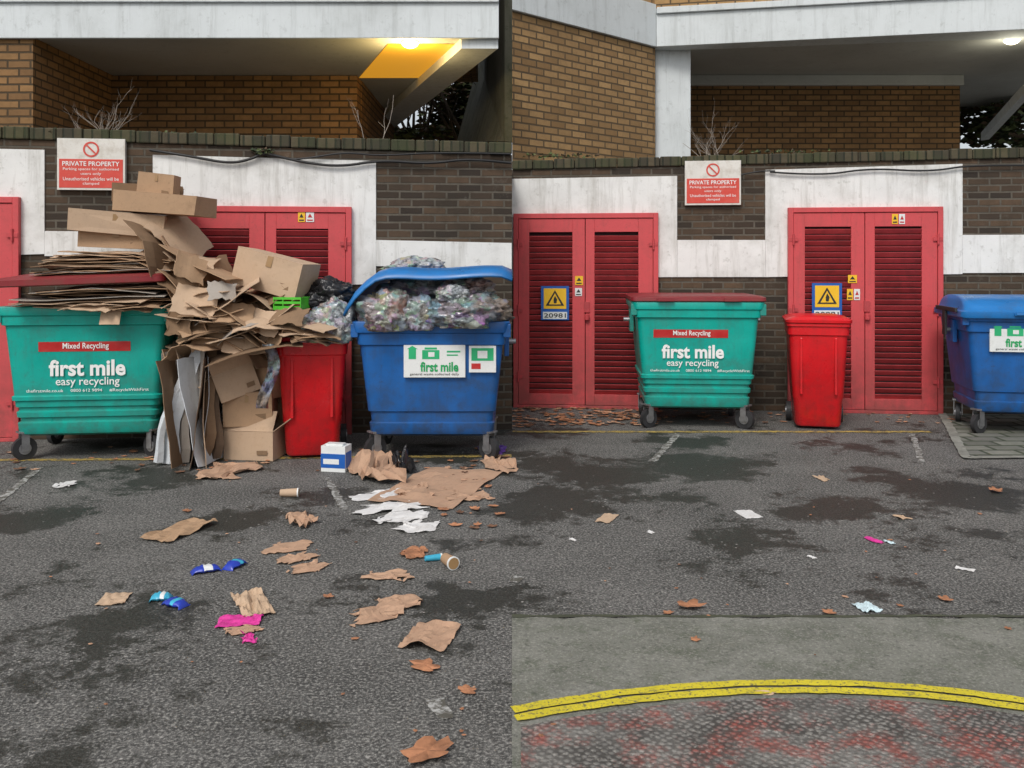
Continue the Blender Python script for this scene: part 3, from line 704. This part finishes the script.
for k in range(11):
    z=1.285+k*.015
    sheet(b,(gx+R.uniform(-.06,.16)+.03,gy+.42+R.uniform(-.08,.05),z),1.10+R.uniform(-.2,.2),.95,rad(7+R.uniform(-6,6)),rad(R.uniform(-2,2)),rad(R.uniform(-2,2)),R.uniform(-.02,.015),rc(),None,.02)
for k in range(7):
    x=gx+R.uniform(-.35,.6); sheet(b,(x,gy+.0,1.30+R.uniform(-.02,.06)),R.uniform(.25,.5),R.uniform(.2,.3),rad(R.uniform(-12,12)),rad(R.uniform(0,22)),rad(R.uniform(-12,12)),-.02,rc(),None,.02)
sheet(b,(gx+.24,gy-.06,1.2),.16,.16,rad(3),rad(70),0,0,1)
for k in range(26):
    t=k/25; z=1.545+.17*t
    w=1.2*(1-.32*t)+R.uniform(-.15,.1)
    sheet(b,(gx+.06+R.uniform(-.06,.08)+.04*t,gy+.45+R.uniform(-.06,.06),z),w,.78*(1-.2*t),rad(5+R.uniform(-12,12)),rad(R.uniform(-3,3)),rad(R.uniform(-3,3)),R.uniform(-.03,.01),rc(),(R.uniform(.25,.4),rad(-R.uniform(0,20))),.02)
for k in range(24):
    t=R.random(); px=160+60*t+R.uniform(-12,12); py=228+80*t+R.uniform(-14,14); D=7.45+R.uniform(0,.6)
    x,y,z=W(px,py,D); sheet(b,(x,y,z),R.uniform(.35,.7),R.uniform(.3,.6),rad(R.uniform(-20,20)),rad(R.uniform(-10,20)),rad(R.uniform(28,65)),R.uniform(-.05,.05),rc(),(R.uniform(-.2,.2),rad(R.uniform(-25,25))),.02)
for k in range(56):
    t=k/55; py=350-58*t; px=244+R.uniform(-34,26)-t*10; D=7.5+R.uniform(-.16,.3)
    x,y,z=W(px,py,D); sheet(b,(x,y,z),R.uniform(.45,.85)*(1-.25*t),R.uniform(.3,.75),rad(R.uniform(-40,40)),rad(R.uniform(-8,20)),rad(R.uniform(-22,14)+ (6 if px<235 else -2)),R.uniform(-.12,.03),rc(),(R.uniform(-.2,.4),rad(R.uniform(-50,20))) if R.random()<.7 else None,.03)
# loose flattened cartons facing outward, breaking up the layering
for (px,py,w_,d_,ya,pi,ro,m_) in ((196,300,.34,.26,-8,62,18,1),(232,312,.30,.2,14,48,-14,0),(262,322,.30,.22,-20,56,10,1),(208,335,.28,.24,10,70,-20,0),(286,316,.3,.2,-5,40,-6,2),(244,346,.34,.18,6,52,12,1),(190,268,.25,.22,0,65,40,0),(222,290,.22,.16,20,58,0,3),(276,338,.22,.14,-12,60,-24,0),(180,322,.2,.22,4,74,8,2)):
    x,y,z=W(px,py,7.22+R.uniform(0,.06)); sheet(b,(x,y,z),w_,d_,rad(ya),rad(pi),rad(ro),R.uniform(-.03,.03),m_,(R.uniform(-.1,.3),rad(R.uniform(-30,30))),.015)
for k in range(8):
    x,y,z=W(298+R.uniform(-10,20),320+k*2.4,7.36); sheet(b,(x,y,z),R.uniform(.3,.48),.36,rad(R.uniform(-30,30)),rad(R.uniform(0,18)),rad(R.uniform(2,16)),-.03,rc(),None,.02)
for k in range(26):
    px=178+R.uniform(0,42); D=7.28+R.uniform(0,.75); hgt=R.uniform(.75,1.0); x=(px-512)/900*D
    sheet(b,(x,D,hgt/2+.0),hgt,R.uniform(.35,.6),rad(R.uniform(-35,50)),0,rad(90+R.uniform(-14,8)),R.uniform(-.03,.03),R.choice([0,2,2,5,3,1,4]),None,.01)
for k in range(22):
    px=215+R.uniform(0,70); D=7.75+R.uniform(0,.4); x=(px-512)/900*D; hgt=R.uniform(.8,1.0)
    sheet(b,(x,D,hgt/2),hgt,R.uniform(.4,.6),rad(90+R.uniform(-30,30)),0,rad(90+R.uniform(-8,8)),.02,R.choice([0,2,5,2]),None,.01)
b.make('flattened_cardboard',CB,pile,solid=.005,uv=False)
b=MB()
for (xt,yt,xb,yb,w,m,D) in ((190,350,158,464,.13,4,7.26),(196,352,172,463,.10,3,7.3),(184,372,150,462,.07,4,7.22),(207,350,196,460,.12,2,7.3),(214,350,207,458,.10,5,7.35)):
    a=Vector(W(xt,yt,D+.1)); c=Vector(W(xb,yb,D)); c.z=max(c.z,.01); n=8; vs=[]; fs=[]
    for i in range(n+1):
        q=c.lerp(a,i/n)+Vector((.03*math.sin(i*.7+xt),-.05*math.sin(i/n*math.pi),0)); ww=w*(1+.15*math.sin(i*1.3+xt))
        vs+=[tuple(q),tuple(q+Vector((ww*.5,-.035,0))),tuple(q+Vector((ww,-.01,0)))]
    for i in range(n): fs+=[(3*i,3*i+1,3*i+4,3*i+3),(3*i+1,3*i+2,3*i+5,3*i+4)]
    b.add(vs,fs,m)
b.make('board_offcuts',CB,pile,solid=.006,uv=False)
def cbox(px0,px1,py0,py1,D,dp,yaw,tilt,m,flaps=True,open_=60,z0=None):
    w=(px1-px0)/F*D; h=(py1-py0)/F*D; cx,cy,cz=W((px0+px1)/2,py1,D)
    if z0 is not None: cz=z0
    e=empty('cardboard_box',(cx,cy,cz),yaw)
    T=Matrix.Rotation(tilt,4,'Y'); hw=w/2; t=.005; b=MB()
    b.box(-hw,hw,0,t,0,h,0,T); b.box(-hw,hw,dp-t,dp,0,h,0,T); b.box(-hw,-hw+t,t,dp-t,0,h,0,T); b.box(hw-t,hw,t,dp-t,0,h,0,T); b.box(-hw+t,hw-t,t,dp-t,0,t,0,T)
    if flaps:
        fl=min(dp,w)*.45
        TT=T@Matrix.Translation((0,0,h))@Matrix.Rotation(rad(open_+90),4,'X'); b.box(-hw,hw,0,fl,0,t,0,TT)
        TT=T@Matrix.Translation((0,dp,h))@Matrix.Rotation(rad(R.uniform(20,60)),4,'X'); b.box(-hw,hw,0,fl,0,t,0,TT)
        for sx in(-1,1):
            TT=T@Matrix.Translation((sx*hw,0,h))@Matrix.Rotation(rad(-sx*R.uniform(-30,40)),4,'Y'); b.box(0 if sx>0 else -fl,fl if sx>0 else 0,.005,dp-.005,0,t,0,TT)
    else: b.box(-hw,hw,0,dp,h+.0005,h+t,0,T); b.box(-hw,hw,dp*.42,dp*.58,h+t+.0005,h+t+.0015,1,T); b.box(hw*-.08,hw*.08,-.0015,-.0005,h*.7,h,1,T)
    b.box(hw*.35,hw*.75,-.0016,-.0006,h*.2,h*.36,2,T)
    o=b.make('carton',[CB[m],M['tape'],CB[2]],e,bevel=.003,uv=False)
    s=Vector((px0,py0,0))
    for v in o.data.vertices:
        q=v.co*4+s; v.co+=Vector((mnoise.noise(q),mnoise.noise(q+Vector((9,0,0))),mnoise.noise(q+Vector((0,9,0)))))*.018
cbox(80,152,232,248,7.55,.45,rad(8),rad(2),0,False)
cbox(70,160,213,234,7.5,.4,rad(14),rad(5),1,False)
cbox(110,198,194,213,7.5,.38,rad(-6),rad(4),0,False)
cbox(136,172,174,198,7.62,.2,rad(6),rad(6),0,False)
cbox(114,180,186,203,7.85,.3,rad(20),rad(2),2,False)
cbox(226,298,255,291,7.5,.38,rad(-12),rad(14),1,False)
cbox(178,210,292,345,7.5,.2,rad(20),rad(14),2,True,20)
cbox(222,274,432,461,7.4,.4,rad(-8),0,1,True,-30,0.0)
cbox(224,272,396,430,7.42,.36,rad(6),rad(-2),0,False,60,.275)
cbox(222,262,366,396,7.4,.3,rad(25),rad(-20),1,True,30)
cbox(238,274,352,392,7.55,.3,rad(-30),rad(15),0,True)
e=empty('printed_carton',(*G(333,472),0),rad(-12)); b=MB(); b.box(-.1,.1,0,.13,0,.2,0); b.box(-.101,.101,-.002,-.0008,.03,.14,1); b.box(-.08,.05,-.004,-.002,.06,.10,0); b.box(.101,.1025,.01,.12,.03,.15,1); b.box(-.07,.07,.02,.09,.2005,.215,0); b.make('box',[M['stick_w'],M['sblue']],e,bevel=.003)
e=empty('green_crate',W(287,310,7.4),rad(-8)); b=MB()
b.box(-.12,.12,0,.2,0,.012)
for zz in (.012,.05,.085): b.box(-.12,.12,0,.008,zz,zz+.02); b.box(-.12,.12,.192,.2,zz,zz+.02)
for xx in (-.12,-.04,.04,.112): b.box(xx,xx+.008,-.001,.009,.0,.106); b.box(xx,xx+.008,.191,.201,0,.106)
b.box(-.12,-.112,.01,.19,0,.1); b.box(.112,.12,.01,.19,0,.1); b.make('crate',[mat('bright_green_plastic',(.08,.5,.03),.4)],e)
b=MB(); vs=[];fs=[]
for j in range(15):
    for i in range(4):
        x,y,z=W(262+i*4+6*math.sin(j*.35),344+j*4.6,7.2+.03*math.sin(i*2+j)); vs.append((x,y,z))
for j in range(14):
    for i in range(3): a=j*4+i; fs.append((a,a+1,a+5,a+4))
b.add(vs,fs); b.make('plastic_film',[M['bag2']],None,smooth=80,solid=.003)

# litter -----------------------------------------------------------------
def scrap(name,px,py,wp,hp,m,rot=0,cr=.02,kind='torn'):
    X,D=G(px,py); w=wp/F*D; d=hp*D*D/(F*H)
    w=max(w,.02); d=max(min(d,w*2.2),.02); s=Vector((px*.37,py*.21,0)); b=MB(); vs=[];fs=[]
    c,sn=math.cos(rot),math.sin(rot); nx,ny=12,10
    am={'torn':.30,'flat':.04}[kind]
    for j in range(ny+1):
        for i in range(nx+1):
            u=i/nx-.5; v=j/ny-.5
            k=am*(mnoise.noise(Vector((u*2.2,v*2.2,0))+s)); k2=am*mnoise.noise(Vector((u*2.2,v*2.2,7))+s)
            e_=am*.18*mnoise.noise(Vector((u*14,v*14,2))+s)
            x=(u+k+e_)*w; y=(v+k2+e_)*d
            z=.004+cr*(abs(mnoise.noise(Vector((u*3+v*1.5,v*3,1))+s))*1.5+abs(mnoise.noise(Vector((u*8,v*8,5))+s))*.35)
            vs.append((x*c-y*sn,x*sn+y*c,z))
    for j in range(ny):
        for i in range(nx):
            u=(i+.5)/nx-.5; v=(j+.5)/ny-.5
            if kind=='torn' and abs(u)+abs(v)+.5*mnoise.noise(Vector((u*4,v*4,3))+s)>.72: continue
            a=j*(nx+1)+i; fs.append((a,a+1,a+nx+2,a+nx+1))
    b.add(vs,fs); o=b.make(name,[m],None,solid=.0015,uv=False); o.location=(X,D,0); return o
pb=mat('pale_blue_paper',(.55,.68,.72),.6)
for a in [('paper_scrap',65,485,18,6,M['paperw'],.1,.01),('cardboard_scrap',180,532,34,38,CB[0],-.35,.03,'flat'),('cardboard_scrap',114,600,26,12,CB[1],.1,.01,'flat'),
 ('kraft_paper',230,472,52,14,M['kraft'],.1,.05),('kraft_paper',300,522,24,30,M['kraft'],.4,.06),('paper_scrap',288,549,30,14,M['kraft'],-.9,.015),('paper_scrap',298,559,26,12,M['kraft'],-1.0,.015),('paper_scrap',310,569,28,14,M['kraft'],-.7,.015),
 ('paper_scrap',390,577,42,9,M['kraft'],-.1,.015),('kraft_paper',376,616,48,14,M['kraft'],.45,.02),('kraft_paper',400,604,44,14,M['kraft'],.2,.02),('kraft_paper',431,638,46,26,M['kraft'],-.2,.03,'flat'),
 ('kraft_paper',440,487,84,36,M['kraft'],-.3,.03,'flat'),('kraft_paper',376,472,50,40,M['kraft'],.3,.15),('paper_scrap',381,496,30,20,M['paperw'],-.9,.015),('paper_scrap',402,518,34,16,M['paperw'],-.8,.015),('paper_scrap',416,527,40,12,M['paperw'],-.3,.015),('paper_scrap',391,508,36,18,M['paperw'],-1.0,.02),('kraft_paper',468,496,40,12,M['kraft'],.1,.02),('kraft_paper',412,494,36,12,M['kraft'],.5,.04),
 ('cardboard_scrap',252,606,30,30,CB[1],.5,.04,'flat'),('magenta_wrapper',240,622,42,11,M['ppink'],.15,.015,'flat'),('kraft_paper',243,632,34,8,M['kraft'],.2,.015),('magenta_wrapper',248,640,14,10,M['ppink'],.4,.02),
 ('plastic_scrap',402,471,20,30,M['bagblack'],.2,.14),('kraft_paper',500,466,30,14,M['kraft'],.2,.05),('purple_packet',494,452,26,8,mat('purple_wrapper',(.12,.05,.3),.35),.1,.05),
 ('kraft_paper',415,554,28,10,M['leaf'],.2,.015),
 ('paper_scrap',748,515,18,8,M['paperw'],.2,.006,'flat'),('paper_scrap',607,519,15,9,CB[1],-.4,.006,'flat'),('paper_scrap',867,609,20,9,pb,.2,.015,'flat'),
 ('magenta_wrapper',873,541,9,7,M['ppink'],.4,.01),('paper_scrap',889,543,7,4,pb,.4,.01),('paper_scrap',965,570,8,8,M['paperw'],.9,.006,'flat'),('paper_scrap',765,694,26,5,CB[1],.1,.01),('paper_scrap',822,479,10,5,CB[1],.1,.01),('paper_scrap',902,518,10,5,CB[1],.5,.01),
 ('paper_scrap',650,533,6,3,M['paperw'],.5,.005),('paper_scrap',572,540,5,3,M['paperw'],.5,.005),('paper_scrap',812,558,5,3,M['paperw'],.5,.005)]:
    scrap(*a)
def packet(px,py,l,rot,m,m2):
    X,D=G(px,py); e=empty('wrapper_packet',(X,D,0),rot); b=MB(); secs=[]
    for i in range(11):
        t=i/10; x=-l/2+l*t; r=.036*(math.sin(math.pi*min(1,max(0,(t*1.0))))**.35)+.003
        fl=.25 if i in(0,10) else 1
        secs.append([(x,(r if fl==1 else .036)*math.cos(2*math.pi*k/12)*(1+.12*math.sin(i*2.1)),(.002+.45*r*fl)+.45*r*fl*math.sin(2*math.pi*k/12)*(1+.2*math.sin(i*3+k))) for k in range(12)])
    b.loft(secs,0); o=b.make('packet',[m,m2],e,smooth=50)
    for p_ in o.data.polygons:
        if abs(p_.center.x-.01)<l*.12 and p_.normal.z>.3: p_.material_index=1
packet(206,572,.15,rad(28),M['pblue'],M['stick_w']); packet(235,567,.13,rad(70),M['pblue'],M['pcyan']); packet(175,606,.12,rad(-25),M['pblue'],M['pcyan']); packet(161,600,.10,rad(10),M['pcyan'],M['stick_w'])
def can(px,py,rot,r=.035,l=.11,m=None):
    X,D=G(px,py); e=empty('paper_cup',(X,D,r),rot); b=MB(); b.cyl((-l/2,0,0),(l/2,0,0),r,20,0,None,r*.8); b.cyl((-l/2-.006,0,0),(-l/2+.004,0,0),r*1.06,20,1); b.cyl((-l/2-.008,0,0),(-l/2-.006,0,0),r*.9,20,2); b.make('cup',[m,M['stick_w'],M['tape']],e,smooth=40,bevel=.001)
can(289,497,rad(185),.03,.12,CB[1]); can(449,567,rad(120),.034,.10,CB[0]); can(433,561,rad(200),.018,.09,M['pcyan'])
b=MB(); LF=[]
for px,py,s in ((328,598,.035),(424,668,.075),(467,692,.045),(427,756,.10),(455,526,.05),(475,510,.05),(690,608,.07),(695,641,.03),(829,614,.04),(945,601,.04),(996,492,.07),(890,541,.02),(187,512,.04),(98,545,.02),(20,470,.05),(500,515,.04),(980,515,.02),(668,614,.03),(1008,630,.02),(900,607,.02),(845,598,.02),(355,640,.02)): LF.append((*G(px,py),s))
for i in range(190):
    px=R.uniform(512,660); py=R.uniform(409,428)-(px-512)*.02; LF.append((*G(px,py),R.uniform(.03,.06)))
for i in range(80): LF.append((*G(R.uniform(660,960),R.uniform(410,424)),R.uniform(.02,.045)))
for i in range(90): LF.append((*G(R.uniform(0,512),R.uniform(448,474)),R.uniform(.02,.045)))
for i in range(26): LF.append((*G(R.uniform(420,508),R.uniform(455,530)),R.uniform(.02,.045)))
for i in range(50): LF.append((*G(R.uniform(20,1000),R.uniform(480,740)),R.uniform(.006,.013)))
for X,Y,s in LF:
    a0=R.uniform(0,6.3); n=20; vs=[(X,Y,.010+s*.10)]
    ct,st_=R.uniform(.15,.5),R.uniform(-.2,.2)
    for i in range(n):
        t=2*math.pi*i/n; lob=(.66+.34*abs(math.cos(2.5*t)))*(1+.14*R.uniform(-1,1)); k=s*lob; x=k*math.cos(t); y=k*.72*math.sin(t)
        z=.006+s*(ct*(y/s)**2+.5*ct*(x/s)**2+abs(st_)*.2*(1+math.sin(3*t)))
        vs.append((X+x*math.cos(a0)-y*math.sin(a0),Y+x*math.sin(a0)+y*math.cos(a0),z))
    m=R.choice([0,0,1,2]); b.add(vs,[(0,1+i,1+(i+1)%n) for i in range(n)],m)
b.make('fallen_leaves',[M['leaf'],mat('pale_leaf',(.46,.27,.17),.7,.3,20),mat('brown_leaf',(.16,.08,.045),.75,.4,20)],None,uv=False)

# camera, light ------------------------------------------------------------
cd=bpy.data.cameras.new('camera'); cam=bpy.data.objects.new('camera',cd); scene.collection.objects.link(cam)
cam.location=(0,0,H); cam.rotation_euler=(math.pi/2,0,0); cd.sensor_width=36; cd.lens=36*F/1024; cd.shift_y=-(384-HY)/1024; cd.clip_end=500
scene.camera=cam
w=bpy.data.worlds.new('World'); scene.world=w; w.use_nodes=True; nt=w.node_tree
sky=nt.nodes.new('ShaderNodeTexSky'); sky.sky_type='NISHITA'; sky.sun_disc=False; sky.sun_elevation=rad(48); sky.sun_rotation=rad(200); sky.dust_density=3
hs=nt.nodes.new('ShaderNodeHueSaturation'); hs.inputs['Saturation'].default_value=.3
nt.links.new(sky.outputs[0],hs.inputs['Color']); bg=nt.nodes['Background']; nt.links.new(hs.outputs[0],bg.inputs['Color']); bg.inputs['Strength'].default_value=.15
L=bpy.data.lights.new('sun','SUN'); L.energy=1.5; L.angle=rad(18); L.color=(1,.96,.9); so=bpy.data.objects.new('sun',L); scene.collection.objects.link(so)
so.rotation_euler=(rad(42),0,rad(-20))
